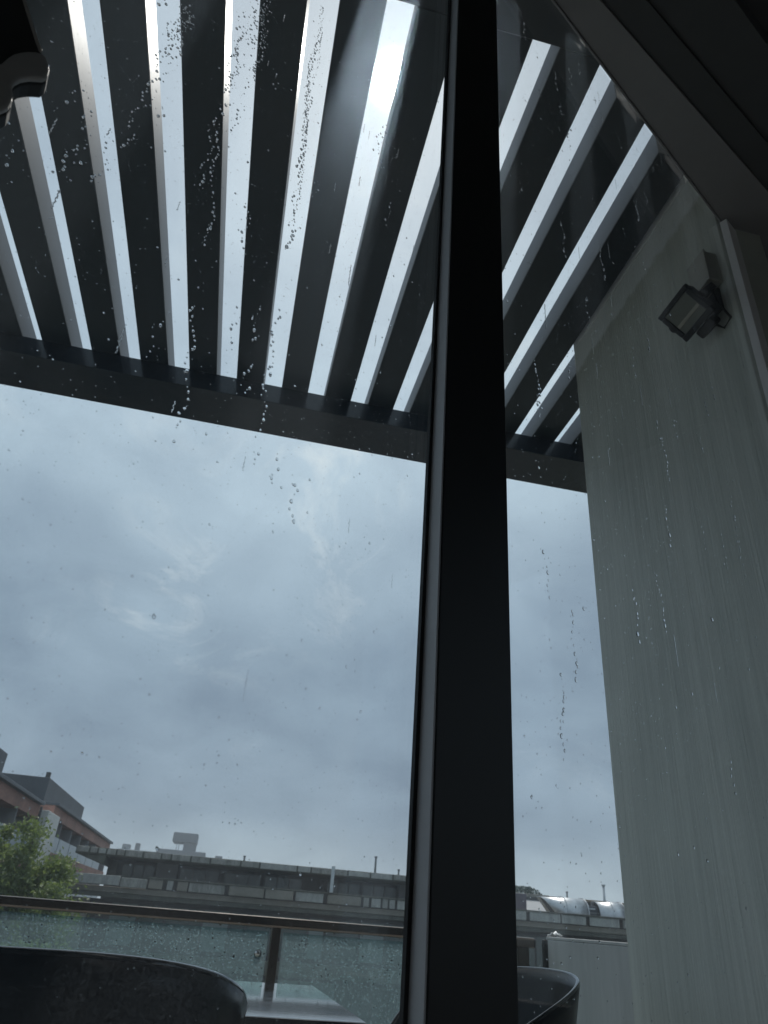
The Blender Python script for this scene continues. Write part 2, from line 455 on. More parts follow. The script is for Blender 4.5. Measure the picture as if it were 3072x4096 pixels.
# window head: pale inner band, then a dark blind box with a stepped edge
def slopebox(name, u0, u1, n_out0, n_out1, n_in0, n_in1, z0, z1, mat, parent, bevel=0.002):
    v = [WV(u0, n_in0, z0), WV(u1, n_in1, z0), WV(u1, n_out1, z0), WV(u0, n_out0, z0), WV(u0, n_in0, z1), WV(u1, n_in1, z1), WV(u1, n_out1, z1), WV(u0, n_out0, z1)]
    return mesh_obj(name, v, CF, mat, parent, bevel)
wbox('head_bead', -2.995, 3.59, 0.5665, 0.5735, 2.553, 2.72, 'head_grey', win, 0.002)
slopebox('window_head', 0.3, 3.59, 0.566, 0.566, 0.535, 0.262, 2.560, 2.70, 'head_grey', win)
slopebox('blind_box', 0.3, 3.59, 0.5345, 0.2615, 0.450, 0.160, 2.572, 2.72, 'bulkhead_dark', win)
slopebox('ceiling_step', 0.3, 3.59, 0.4495, 0.1595, 0.262, 0.02, 2.586, 2.74, 'bulkhead_dark', win)
wbox('head_board', -2.995, 0.2995, 0.2705, 0.566, 2.572, 2.74, 'bulkhead_dark', win)
jb = wbox('side_panel', 2.1435, 3.598, 0.545, 0.5735, FLOOR, 2.551, 'jamb_grey', win, 0.002)

# ------------------------------------------------------------------ pergola
Z0, Z1 = 3.0, 3.158
gaps = {-3: None, -2: None, -1: None, 0: (-1.702, -1.588), 1: (-1.410, -1.288), 2: (-1.110, -0.987), 3: (-0.811, -0.679), 4: (-0.504, -0.376), 5: (-0.200, -0.080), 6: (0.095, 0.210), 7: (0.384, 0.501), 8: (0.675, 0.788), 9: (0.967, 1.090), 10: (1.258, 1.382), 11: (1.549, 1.673), 12: (1.841, 1.965), 13: None, 14: None, 15: None, 16: None}
P0, GP, X0 = 0.2968, 0.1242, -1.702
for k in gaps:
    if gaps[k] is None: gaps[k] = (X0 + k * P0, X0 + k * P0 + GP)
perg = thing('pergola', (-0.2, 2.6, Z0), 'metallic slatted pergola roof over the balcony, dark against the sky', 'pergola')
YN, YF, YE = 1.3165, 3.690, 4.049
ks = sorted(gaps)
for a, b in zip(ks[:-1], ks[1:]):
    x0, x1 = gaps[a][1], gaps[b][0]
    y0 = max(YN, facade_y(x1) + 0.01)
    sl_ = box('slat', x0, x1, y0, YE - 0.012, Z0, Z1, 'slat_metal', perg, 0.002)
    box('soffit_shade', x0 + 0.0035, x1 - 0.0035, y0 + 0.002, YF - 0.002, Z0 - 0.0025, Z0 - 0.0002, 'soffit_shade_dark', sl_)  # added dark strip for the shaded slat underside, edges left pale
xl, xr = gaps[ks[0]][1], gaps[ks[-1]][0]
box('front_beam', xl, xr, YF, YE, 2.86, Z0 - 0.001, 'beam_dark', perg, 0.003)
xe = (YN * 0.8660254 - GN - 0.03) / 0.5
prism('wall_plate', [(xl, facade_y(xl) + 0.004, Z0 - 0.002), (xe - 0.01, YN - 0.001, Z0 - 0.002), (xl, YN - 0.001, Z0 - 0.002)], (0, 0, Z1 - Z0), 'soffit_shade_dark', perg, 0.002)

# ------------------------------------------------------------------ side wall and parapet
sw = thing('side_wall', (1.67, 2.2, FLOOR), 'tall wet grey plaster wall at the right, dry band along its top', 'wall')
box('wall_body', 1.57, 1.77, 1.585, 2.825, FLOOR, 2.985, 'plaster_wet', sw, 0.004)
box('wall_cap', 1.5703, 1.668, 1.70, 2.825, 2.9855, 3.15, 'plaster_wet', sw)
simple('plaster_pale', (0.46, 0.465, 0.455), 0.4, 0.0, 0.15, 2.0, stretch=(1, 8, 0.6), bstr=0.15)
pw = thing('parapet_wall', (1.67, 3.2, FLOOR), 'low pale grey parapet wall ending at the railing post', 'parapet')
box('wall_body', 1.573, 1.77, 2.8265, 3.555, FLOOR, -0.008, 'plaster_pale', pw, 0.004)
box('coping', 1.571, 1.778, 2.8265, 3.562, -0.0075, 0.004, 'plaster_pale', pw, 0.002)
box('end_cladding', 1.560, 1.778, 3.5625, 3.590, FLOOR, -0.010, 'frame_black', pw, 0.002)

# ------------------------------------------------------------------ railing
rl = thing('railing', (-0.8, 3.62, FLOOR), 'dark bronze balcony railing with wet glass panels', 'railing')
tr_ = box('top_rail', -4.0, 1.535, 3.595, 3.645, -0.048, -0.006, 'rail_bronze', rl, 0.010)
PX = [-2.02, -0.85, 0.328, 1.475]
for i, px in enumerate(PX):
    w = 0.020 if i < 3 else 0.028
    po = box('post', px - w, px + w, 3.605, 3.640, FLOOR, -0.0465, 'post_bronze', rl, 0.003)
    box('base_plate', px - 0.05, px + 0.05, 3.58, 3.66, FLOOR, FLOOR + 0.012, 'post_bronze', po, 0.002)
edges = [-4.0] + PX
for a, b in zip(edges[:-1], edges[1:]):
    gp = box('glass_panel', a + 0.032, b - 0.032, 3.617, 3.627, FLOOR + 0.06, -0.062, 'railing_glass', rl)
    for zz in (-0.145, -0.70):
        tube('clamp', [(b - 0.068, 3.6135, zz), (b - 0.068, 3.631, zz)], 0.015, 'steel', gp, 14)

# scrap of wet plastic lying on the parapet corner
sc = []
for j in range(5):
    for i in range(7):
        sc.append((1.575 + i * 0.010 + random.uniform(-.003, .003), 3.52 + j * 0.008, 0.010 + abs(random.gauss(0.006, 0.005)) * (1 if 0 < i < 6 else 0.2)))
fs = [(j * 7 + i, j * 7 + i + 1, (j + 1) * 7 + i + 1, (j + 1) * 7 + i) for j in range(4) for i in range(6)]
scrap = mesh_obj('plastic_scrap', sc, fs, 'plastic_white', smooth=True)
so = scrap.modifiers.new('solid', 'SOLIDIFY'); so.thickness = 0.003; so.offset = -1
tag(scrap, 'small crumpled white plastic scrap on the parapet corner', 'scrap')

# ------------------------------------------------------------------ floodlight and junction box
Pl, ey, ex = Vector((1.37, 1.786, 2.166)), Vector((0, -1, 0)), Vector((0.109, 0, -0.096)).normalized()
en = ey.cross(ex).normalized()
if en.x > 0: en = -en            # out of the lamp face: away from the wall and down
def LV(a, b, c): return Pl + ey * a + ex * b + en * c
def lbox(name, a0, a1, b0, b1, c0, c1, mat, parent, bevel=0.0):
    v = [LV(a0, b0, c0), LV(a1, b0, c0), LV(a1, b1, c0), LV(a0, b1, c0), LV(a0, b0, c1), LV(a1, b0, c1), LV(a1, b1, c1), LV(a0, b1, c1)]
    return mesh_obj(name, v, CF, mat, parent, bevel)
fld = thing('floodlight', (1.569, 1.70, 2.16), 'black square floodlight on a bracket high on the wet wall', 'floodlight')
LA, LB = 0.180, 0.150
fr = lbox('frame', 0, LA, 0, 0.021, -0.022, 0, 'lamp_black', fld, 0.004)
for a0, a1, b0, b1 in ((0, LA, LB - 0.024, LB), (0, 0.021, 0.0212, LB - 0.0242), (LA - 0.021, LA, 0.0212, LB - 0.0242)):
    lbox('frame', a0, a1, b0, b1, -0.022, 0, 'lamp_black', fld, 0.004)
ln = lbox('lens', 0.0212, LA - 0.0212, 0.0212, LB - 0.0242, -0.014, -0.007, 'lamp_lens', fld)
lbox('reflector_strip', 0.024, LA - 0.024, 0.083, 0.096, -0.0068, -0.004, 'lamp_strip', ln, 0.001)
bd = lbox('housing', 0.012, LA - 0.012, 0.012, LB - 0.006, -0.052, -0.0225, 'lamp_black', fld, 0.008)
for i in range(7):
    a = 0.028 + i * 0.0205
    lbox('fin', a - 0.004, a + 0.004, 0.02, LB - 0.015, -0.072, -0.0525, 'lamp_black', bd, 0.001)
lbox('gear_box', 0.045, 0.135, LB + 0.001, LB + 0.040, -0.060, -0.012, 'lamp_black', fld, 0.008)
for s, a in ((0, -0.007), (1, LA + 0.001)):
    arm = lbox('bracket_arm', a, a + 0.006, 0.060, 0.088, -0.11, -0.004, 'lamp_black', fld, 0.001)
    tube('pivot_knob', [LV(a - 0.012 if s == 0 else a + 0.006, 0.074, -0.03), LV(a if s == 0 else a + 0.018, 0.074, -0.03)], 0.012, 'lamp_black', arm, 10)
lbox('bracket_bar', -0.007, LA + 0.007, 0.060, 0.088, -0.117, -0.1105, 'lamp_black', fld, 0.001)
c_ = LV(LA / 2, 0.074, -0.116)
box('wall_plate', 1.556, 1.5695, c_.y - 0.05, c_.y + 0.05, c_.z - 0.06, c_.z + 0.05, 'lamp_black', fld, 0.003)
tube('mounting_stem', [c_, (1.5555, c_.y, c_.z - 0.01)], 0.016, 'lamp_black', fld, 10)
tube('cable', [LV(0.12, LB + 0.041, -0.03), LV(0.13, LB + 0.07, -0.03), LV(0.16, LB + 0.06, -0.06), (1.552, 1.66, 2.19), (1.548, 1.665, 2.262)], 0.005, 'cable', fld, 6)
jx = thing('junction_box', (1.569, 1.67, 2.265), 'beige junction box on the wet wall just above the floodlight', 'junction box')
jb1 = box('box_body', 1.515, 1.5695, 1.622, 1.724, 2.265, 2.425, 'junction_beige', jx, 0.004)
box('lid', 1.505, 1.5145, 1.617, 1.729, 2.260, 2.430, 'junction_beige', jx, 0.003)
for yy in (1.628, 1.718):
    for zz in (2.272, 2.418):
        tube('screw', [(1.5035, yy, zz), (1.5048, yy, zz)], 0.003, 'steel', jb1, 8)

# ------------------------------------------------------------------ chairs and table
def make_chair(loc, rz, label, sc):
    t = thing('tub_chair', loc, label, 'chair', None, rz)
    t.scale = (sc, sc, sc)
    # back towards -Y local; phi from the middle of the back
    nph, nz = 48, 12
    v, f = [], []
    PH = R(128)
    def rim_h(phi):
        return 0.840 - 0.215 * (abs(phi) / PH) ** 2.4
    for j in range(nz + 1):
        s = j / nz
        for i in range(nph + 1):
            phi = -PH + 2 * PH * i / nph
            h = 0.44 + (rim_h(phi) - 0.44) * s
            rr = 0.245 + 0.085 * s ** 0.8
            sx = 1.0
            v.append((math.sin(phi) * rr * sx, -math.cos(phi) * (rr * 0.88), h))
        # ends stay open: the arms of the tub
    for j in range(nz):
        for i in range(nph):
            a = j * (nph + 1) + i
            f.append((a, a + 1, a + nph + 2, a + nph + 1))
    sh = mesh_obj('shell', v, f, 'chair_black', t, smooth=True, local=True)
    so = sh.modifiers.new('solid', 'SOLIDIFY'); so.thickness = 0.014; so.offset = 0
    rim = [(math.sin(p) * 0.330, -math.cos(p) * 0.330 * 0.88, rim_h(p)) for p in [-PH + 2 * PH * i / 60 for i in range(61)]]
    tube('rim', rim, 0.0065, 'chair_rim', t, 8, local=True)
    # seat
    sp_ = [(math.cos(2 * math.pi * i / 28) * 0.262, math.sin(2 * math.pi * i / 28) * 0.25 + 0.02, 0.40) for i in range(28)]
    prism('seat', sp_, (0, 0, 0.05), 'chair_black', t, 0.01, local=True)
    for sx in (-1, 1):
        for sy in (-1, 1):
            tube('leg', [(sx * 0.15, sy * 0.15, 0.40), (sx * 0.25, sy * 0.24, 0.0)], 0.014, 'leg_black', t, 8, local=True, radii=[0.016, 0.010])
    return t
make_chair((-0.245, 1.42, FLOOR), R(9), 'black plastic tub chair seen from behind, in front of the table', 1.02)
make_chair((0.86, 2.48, FLOOR), R(103), 'glossy black tub chair beside the parapet wall, turned to the table', 0.985)

tb = thing('table', (-0.02, 2.19, FLOOR), 'low black table with a wet shiny top by the railing', 'table')
box('table_top', -0.42, 0.375, 1.770, 2.620, -0.205, -0.180, 'table_wet', tb, 0.004)
for sx in (-0.38, 0.335):
    for sy in (1.81, 2.58):
        box('leg', sx - 0.02, sx + 0.02, sy - 0.02, sy + 0.02, FLOOR, -0.2055, 'leg_black', tb, 0.002)
box('apron', -0.35, 0.305, 1.80, 1.82, -0.26, -0.2055, 'leg_black', tb)
box('apron', -0.35, 0.305, 2.57, 2.59, -0.26, -0.2055, 'leg_black', tb)

# ------------------------------------------------------------------ scalloped board hanging inside, top left
vb = thing('valance', WV(-0.08, 0.42, 0.48), 'dark scalloped valance end with pale trim, hanging top left', 'valance')
AV = R(-20)
VF, VR = Vector((math.sin(AV), math.cos(AV), 0)), Vector((math.cos(AV), -math.sin(AV), 0))
def VV(a, z, d): return VR * a + VF * d + Vector((0, 0, z))
VO = [(-0.1368, 0.6566), (-0.1218, 0.6292), (-0.1144, 0.6158), (-0.1075, 0.606), (-0.1021, 0.5965), (-0.098, 0.5895), (-0.0961, 0.5841), (-0.0956, 0.5779), (-0.097, 0.5722), (-0.0997, 0.5701), (-0.1049, 0.5653), (-0.1095, 0.5586), (-0.1117, 0.5519), (-0.1123, 0.5467), (-0.1116, 0.5421), (-0.1094, 0.5374), (-0.1075, 0.529), (-0.1076, 0.5204), (-0.1107, 0.513), (-0.120, 0.502), (-0.145, 0.490)]
VI = [(-0.103, 0.5974), (-0.1065, 0.5993), (-0.1107, 0.5969), (-0.1155, 0.5922), (-0.1198, 0.5858), (-0.1227, 0.5799), (-0.1247, 0.5713), (-0.1262, 0.5616), (-0.135, 0.550), (-0.165, 0.535)]
prism('board', [VV(a, z, 0.442) for a, z in VO + [(-0.20, 0.50), (-0.36, 0.66), (-0.36, 1.30), (-0.18, 1.30), (-0.16, 0.70)]], VF * 0.014, 'valance_dark', vb, 0.0015)
prism('trim', [VV(a, z, 0.4415) for a, z in VO[4:] + VI[::-1]], VF * -0.006, 'valance_trim', vb, 0.002)
prism('edge_binding', [VV(a, z, 0.4415) for a, z in VO[:4] + [(-0.1105, 0.6062), (-0.1165, 0.6160), (-0.1240, 0.6294), (-0.1392, 0.6566), (-0.165, 0.70), (-0.1625, 0.70)]], VF * -0.004, 'valance_trim', vb, 0.001)

# ------------------------------------------------------------------ rain on the glass
class Drops:
    def __init__(s): s.v = []; s.f = []
    def add(s, c, e1, e2, n, r, st=1.0, segs=12, rings=3, hk=0.5, rnd=0.12):
        if e1.cross(e2).dot(n) < 0: e1 = -e1
        base = len(s.v)
        ph = random.uniform(0, 6.28); k1 = random.uniform(-rnd, rnd); k2 = random.uniform(-rnd, rnd)
        def ring(t, h):
            for k in range(segs):
                a = 2 * math.pi * k / segs
                w = 1 + k1 * math.cos(2 * a + ph) + k2 * math.cos(3 * a - ph)
                # heavier at the bottom: teardrop
                yy = math.sin(a)
                tear = 1.0 - 0.22 * max(0, yy) * (st - 1)
                s.v.append(c + e1 * (math.cos(a) * r * w * t * tear) + e2 * (yy * r * w * t * st) + n * h)
        ring(1.0, 0.0)
        hh = r * hk
        for j in range(rings):
            t = math.cos(math.pi / 2 * j / rings) if j else 1.0
            h = hh * math.sin(math.pi / 2 * j / rings)
            ring(t, h + (0.00005 if j == 0 else 0))
        s.v.append(c + n * hh - e2 * r * 0.15)
        top = len(s.v) - 1
        s.f.append(tuple(base + k for k in reversed(range(segs))))
        for j in range(1, rings):
            a, b = base + j * segs, base + (j + 1) * segs
            for k in range(segs): s.f.append((a + k, a + (k + 1) % segs, b + (k + 1) % segs, b + k))
        a = base + rings * segs
        for k in range(segs): s.f.append((a + k, a + (k + 1) % segs, top))
        a, b = base, base + segs
        for k in range(segs): s.f.append((a + k, a + (k + 1) % segs, b + (k + 1) % segs, b + k))
    def build(s, name, mat):
        me = bpy.data.meshes.new(name)
        me.from_pydata(s.v, [], s.f); me.update()
        for p in me.polygons: p.use_smooth = len(p.vertices) < 5
        me.materials.append(MATS[mat])
        o = bpy.data.objects.new(name, me); COL.objects.link(o)
        return o
rng = random.Random(21)
D = Drops()
EZ = Vector((0, 0, 1)); GOUT = GN + 0.0083
def on_glass(u, z, r, st=1.0, big=False, hk=0.5):
    if not (u < 0.55 or 0.745 < u < 2.12): return
    D.add(WV(u, GOUT, z), U, EZ, N, r, st, 12 if big else 7, 3 if big else 2, hk)
def trail(pts, dens=1.0, rad=0.00125, wander=0.004):
    for (u0, z0), (u1, z1) in zip(pts[:-1], pts[1:]):
        L = math.hypot(u1 - u0, z1 - z0); s_ = 0.0
        while s_ < L:
            t = s_ / L
            r = rad * rng.uniform(0.45, 1.45) * (1 + 0.6 * rng.random() * t)
            w = wander * math.sin(9 * t + u0 * 50)
            on_glass(u0 + (u1 - u0) * t + w + rng.gauss(0, 0.0016), z0 + (z1 - z0) * t, r, rng.uniform(1.0, 1.6), True, 0.55)
            s_ += rng.uniform(0.004, 0.011) / dens
left_trails = [
 [(0.063, 0.999), (0.070, 0.911), (0.070, 0.848), (0.066, 0.784), (0.072, 0.726)], [(0.034, 0.692), (0.033, 0.66)], [(0.055, 0.73), (0.057, 0.652)],
 [(0.075, 1.062), (0.077, 0.992), (0.086, 0.954)], [(0.151, 1.119), (0.157, 0.987), (0.164, 0.926)], [(0.175, 1.214), (0.190, 1.025)], [(0.150, 0.891), (0.160, 0.814), (0.157, 0.748)],
 [(0.262, 1.355), (0.285, 0.907), (0.294, 0.755)], [(0.224, 0.783), (0.232, 0.70)], [(0.195, 0.578), (0.208, 0.488), (0.215, 0.416)], [(0.267, 0.637), (0.271, 0.577)],
 [(0.297, 0.641), (0.299, 0.522), (0.308, 0.482)], [(0.271, 0.547), (0.277, 0.503)], [(0.165, 0.839), (0.190, 0.671)], [(0.276, 1.10), (0.281, 0.92)], [(0.148, 1.06), (0.153, 0.95)], [(0.180, 1.16), (0.187, 1.04)]]
for t in left_trails: trail(t, 1.15)
for t in ([(0.258, 1.355), (0.284, 0.907)], [(0.270, 1.25), (0.290, 0.80)], [(0.150, 1.12), (0.158, 0.98)], [(0.176, 1.21), (0.184, 1.1)]): trail(t, 1.6, 0.0008, 0.006)
for t in ([(1.004, 2.148), (1.006, 2.063)], [(1.091, 2.282), (1.091, 2.195)], [(1.255, 2.369), (1.257, 2.205)], [(0.838, 0.927), (0.839, 0.793)], [(0.832, 0.524), (0.842, 0.446)], [(0.897, 0.446), (0.899, 0.334)], [(0.862, 0.333), (0.852, 0.21)], [(1.14, 1.55), (1.142, 1.40)], [(0.97, 1.45), (0.972, 1.33)], [(1.32, 1.02), (1.325, 0.90)], [(1.20, 0.62), (1.21, 0.50)]):
    trail(t, 0.8, 0.0021)
for _ in range(34):          # short broken runs
    u = rng.uniform(-0.05, 0.52); z = rng.uniform(0.42, 1.45); L = rng.uniform(0.015, 0.07)
    trail([(u, z), (u + rng.uniform(-.004, .004), z - L)], 0.9, 0.0013)
for _ in range(40):
    u = rng.uniform(0.76, 2.05); z = rng.uniform(0.3, 2.45); L = rng.uniform(0.03, 0.12)
    trail([(u, z), (u + rng.uniform(-.004, .004), z - L)], 0.55, 0.0022)
for _ in range(190):         # single larger drops
    on_glass(rng.uniform(-0.10, 0.55), rng.uniform(-0.05, 1.5), rng.uniform(0.0007, 0.0016), rng.uniform(0.9, 1.3), True)
for _ in range(170):
    on_glass(rng.uniform(0.75, 2.1), rng.uniform(-0.05, 2.5), rng.uniform(0.0012, 0.0030), rng.uniform(0.9, 1.4), True)
for u, z, r in ((0.236, 0.222, 0.0019), (0.212, 0.402, 0.0016), (0.249, 0.155, 0.0010), (0.41, 0.20, 0.0012), (0.43, 0.185, 0.0012), (0.33, 0.41, 0.0011), (1.06, 1.93, 0.0036), (1.42, 0.60, 0.005), (1.50, 1.55, 0.005)):
    on_glass(u, z, r, 1.15, True, 0.6)
for _ in range(4200):        # fine spatter
    u = rng.uniform(-0.12, 0.55); on_glass(u, rng.uniform(-0.1, 1.55), rng.uniform(0.00030, 0.00065) * (1.6 if rng.random() < 0.12 else 1), 1.0)
for _ in range(4200):
    u = rng.uniform(0.75, 2.12); on_glass(u, rng.uniform(-0.1, 2.55), rng.uniform(0.0006, 0.0013) * (1.5 if rng.random() < 0.12 else 1), 1.0)
for _ in range(120):         # clusters of fat drops high on the left pane
    u = rng.gauss(0.166, 0.008); z = 1.24 - abs(rng.gauss(0, 0.11)); on_glass(u + (1.2 - z) * 0.03, z, rng.uniform(0.0007, 0.0019), rng.uniform(0.9, 1.3), True, 0.6)
for _ in range(110):
    u = rng.gauss(0.075, 0.006); z = 1.05 - abs(rng.gauss(0, 0.08)); on_glass(u, z, rng.uniform(0.0006, 0.0015), rng.uniform(0.9, 1.4), True, 0.6)
for _ in range(60):          # thin continuous rivulets
    if rng.random() < 0.45: u = rng.uniform(-0.05, 0.53); z = rng.uniform(0.1, 1.4); r = rng.uniform(0.0004, 0.0008)
    else: u = rng.uniform(0.77, 2.05); z = rng.uniform(0.2, 2.4); r = rng.uniform(0.0007, 0.0014)
    L = rng.uniform(8, 22)
    for q in range(int(L)): on_glass(u + 0.0006 * math.sin(q * 1.7), z - q * r * 2.6, r * (0.7 + 0.5 * rng.random()), 1.9, True, 0.45)
rd = D.build('raindrops', 'water')
tag(rd, 'raindrops and beaded runs of water on the window glass', 'raindrops', kind='stuff')

D = Drops()
for _ in range(6500):        # rain on the railing panels, denser under the rail
    x = rng.uniform(-1.4, 1.44)
    if any(abs(x - p) < 0.04 for p in PX): continue
    z = -0.065 - abs(rng.gauss(0, 0.22)) if rng.random() < 0.7 else rng.uniform(-0.6, -0.07)
    if z < -0.6: continue
    D.add(Vector((x, 3.6168, z)), Vector((1, 0, 0)), EZ, Vector((0, -1, 0)), rng.uniform(0.0016, 0.0046), rng.uniform(0.8, 1.3), 8, 2, 0.55)
for x in [rng.uniform(-1.3, 1.4) for _ in range(26)]:      # drips hanging below the rail
    D.add(Vector((x, 3.62, -0.0465)), Vector((1, 0, 0)), Vector((0, 1, 0)), Vector((0, 0, -1)), rng.uniform(0.004, 0.007), 1.0, 10, 3, 1.1)
rr_ = D.build('railing_raindrops', 'water')
tag(rr_, 'fine raindrops covering the railing glass panels', 'raindrops', kind='stuff')

# ------------------------------------------------------------------ concrete terrace building across the street
cb = thing('concrete_building', (12, 55, -13), 'stained grey concrete building with roof terrace across the street', 'building')
box('rear_mass', -6.6, 60, 54.5, 70, -13, 2.44, 'concrete_dark', cb)
slab = box('roof_slab', -8.2, 19.2, 50.5, 70.2, 2.45, 2.86, 'concrete_dark', cb, 0.02)
x = -8.2; r2 = random.Random(5); w_i = 0
while x < 19.0:
    w = r2.choice((0.9, 1.2, 1.5, 1.9, 2.4)) if x > -3 else r2.choice((0.5, 0.6, 0.8, 1.1))
    w = min(w, 19.15 - x)
    box('fascia_panel', x + 0.05, x + w - 0.05, 50.40, 50.495, 2.50 + r2.uniform(0, .05), 2.84 + r2.uniform(-0.04, .02), r2.choice(('concrete', 'concrete_light', 'concrete')), slab, 0.02)
    x += w
# sloping underside at the left end of the slab
prism('slab_soffit', [(-8.1, 50.6, 2.449), (-6.4, 50.6, 1.95), (-6.4, 50.6, 2.449)], (0, 3.8, 0), 'concrete_dark', cb)
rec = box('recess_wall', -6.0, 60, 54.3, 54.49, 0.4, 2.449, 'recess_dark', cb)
for x0, x1 in ((-5.6, -3.6), (-1.9, 0.6), (1.0, 3.4), (3.7, 6.2), (8.0, 10.2), (10.5, 12.8)):
    wn = box('window', x0, x1, 54.2, 54.295, 1.3, 2.25, 'glass_green', rec)
    for q in range(1, 3):
        xm = x0 + (x1 - x0) * q / 3
        box('window_bar', xm - 0.03, xm + 0.03, 54.16, 54.195, 1.3, 2.25, 'recess_dark', wn)
box('pier', -3.45, -2.1, 53.6, 54.15, 0.9, 2.448, 'panel_pale', cb, 0.02)
box('pier', 12.9, 13.8, 53.6, 54.15, 0.9, 2.448, 'panel_pale', cb, 0.02)
# terrace ledge and its balustrade of panels
led = box('terrace_slab', -8.6, 60, 48.9, 54.1, 0.50, 0.80, 'beige', cb, 0.03)
box('balustrade_block', -8.9, -5.05, 48.55, 48.85, 0.86, 1.36, 'concrete_light', cb, 0.02)
box('balustrade_block', -5.0, -3.5, 48.65, 48.9, 0.82, 1.30, 'concrete', cb, 0.02)
box('ledge_end', -9.05, -8.92, 48.5, 49.6, 0.80, 1.38, 'recess_dark', cb, 0.01)
box('handrail', -3.5, 60, 48.6, 48.8, 1.36, 1.44, 'concrete_dark', cb, 0.01)
box('balustrade_back', -3.5, 60, 48.95, 49.05, 0.801, 1.359, 'recess_dark', cb)
x = -3.4
while x < 31:
    w = r2.choice((0.35, 0.6, 0.8, 1.2, 1.7, 2.1)); gap = r2.choice((0.08, 0.1, 0.25, 0.5 if x < 2 else 0.15))
    box('balustrade_panel', x, x + w, 48.62 + r2.uniform(0, .04), 48.74, 0.84, 1.355, r2.choice(('concrete', 'concrete_light', 'beige')), cb, 0.04)
    x += w + gap
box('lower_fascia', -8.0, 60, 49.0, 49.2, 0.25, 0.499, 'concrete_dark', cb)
# storeys below
for fl_i, zt in enumerate((0.149, -3.1, -6.3, -9.5)):
    zb = zt - 2.5
    bw = box('window_wall', -7.8, 60, 50.0, 50.2, zb, zt, 'recess_dark', cb)
    x = -7.5
    while x < 31:
        w = r2.choice((1.0, 1.6, 2.2))
        if r2.random() < 0.75:
            box('window', x, x + w - 0.12, 49.90, 49.995, zb + 0.25, zt - 0.15, r2.choice(('glass_green', 'glass_green', 'glass_teal_pale')), bw)
        else:
            box('pillar', x, x + min(w, 0.9), 49.6, 49.995, zb, zt, r2.choice(('panel_pale', 'beige')), bw, 0.02)
        x += w
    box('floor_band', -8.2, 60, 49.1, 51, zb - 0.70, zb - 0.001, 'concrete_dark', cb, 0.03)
wp = box('white_pipe', 7.32, 7.52, 48.40, 48.52, 1.445, 2.90, 'pale_post', cb, 0.02)

# right-hand wing behind the ducts
ww = thing('roof_wing', (26, 58, 0.8), 'weathered beige rooftop wing with rusty band behind the steel ducts', 'building')
box('wall', 19.3, 60, 55.0, 66, 0.81, 2.46, 'panel_pale', ww)
box('rusty_band', 22.0, 60, 54.8, 54.995, 2.10, 2.62, 'rust_band', ww, 0.02)
box('beige_band', 20.5, 24.5, 54.70, 54.79, 2.30, 2.66, 'beige', ww, 0.02)
for x0 in (25.2, 26.6, 28.1): box('pale_panel', x0, x0 + 0.8, 54.70, 54.795, 2.16, 2.58, 'beige', ww, 0.02)
box('dark_panel', 19.35, 21.6, 52.0, 52.3, 0.82, 2.50, 'purple_panel', ww, 0.03)
prism('lean_to_roof', [(21.7, 52.2, 1.2), (21.7, 54.7, 2.35), (25.3, 54.7, 2.35), (25.3, 52.2, 1.2)], (0, 0, 0.08), 'panel_pale', ww)

dm = Drops()
for i in range(1500):
    t = rng.uniform(0, 1); a = rng.uniform(0, math.pi)
    px = 22.9 + (t - 0.5) * 3.1; hgt = 0.62 * (1 - abs(2 * t - 1) ** 4)
    c = Vector((px, 56.5 + rng.uniform(-1, 1), 2.55 + hgt * rng.random() ** 0.5))
    nrm = Vector((rng.gauss(0, 1), -abs(rng.gauss(0, 1)), rng.gauss(0, 1))).normalized()
    e1 = nrm.orthogonal().normalized(); e2 = nrm.cross(e1)
    s_ = rng.uniform(0.05, 0.11); b0 = len(dm.v)
    dm.v += [c - e1 * s_, c + e2 * s_ * 0.6, c + e1 * s_, c - e2 * s_ * 0.6]; dm.f.append((b0, b0 + 1, b0 + 2, b0 + 3))
hd = dm.build('roof_hedge', 'green_roof')
tag(hd, 'dark green clipped hedge on the rooftop at right', 'hedge')

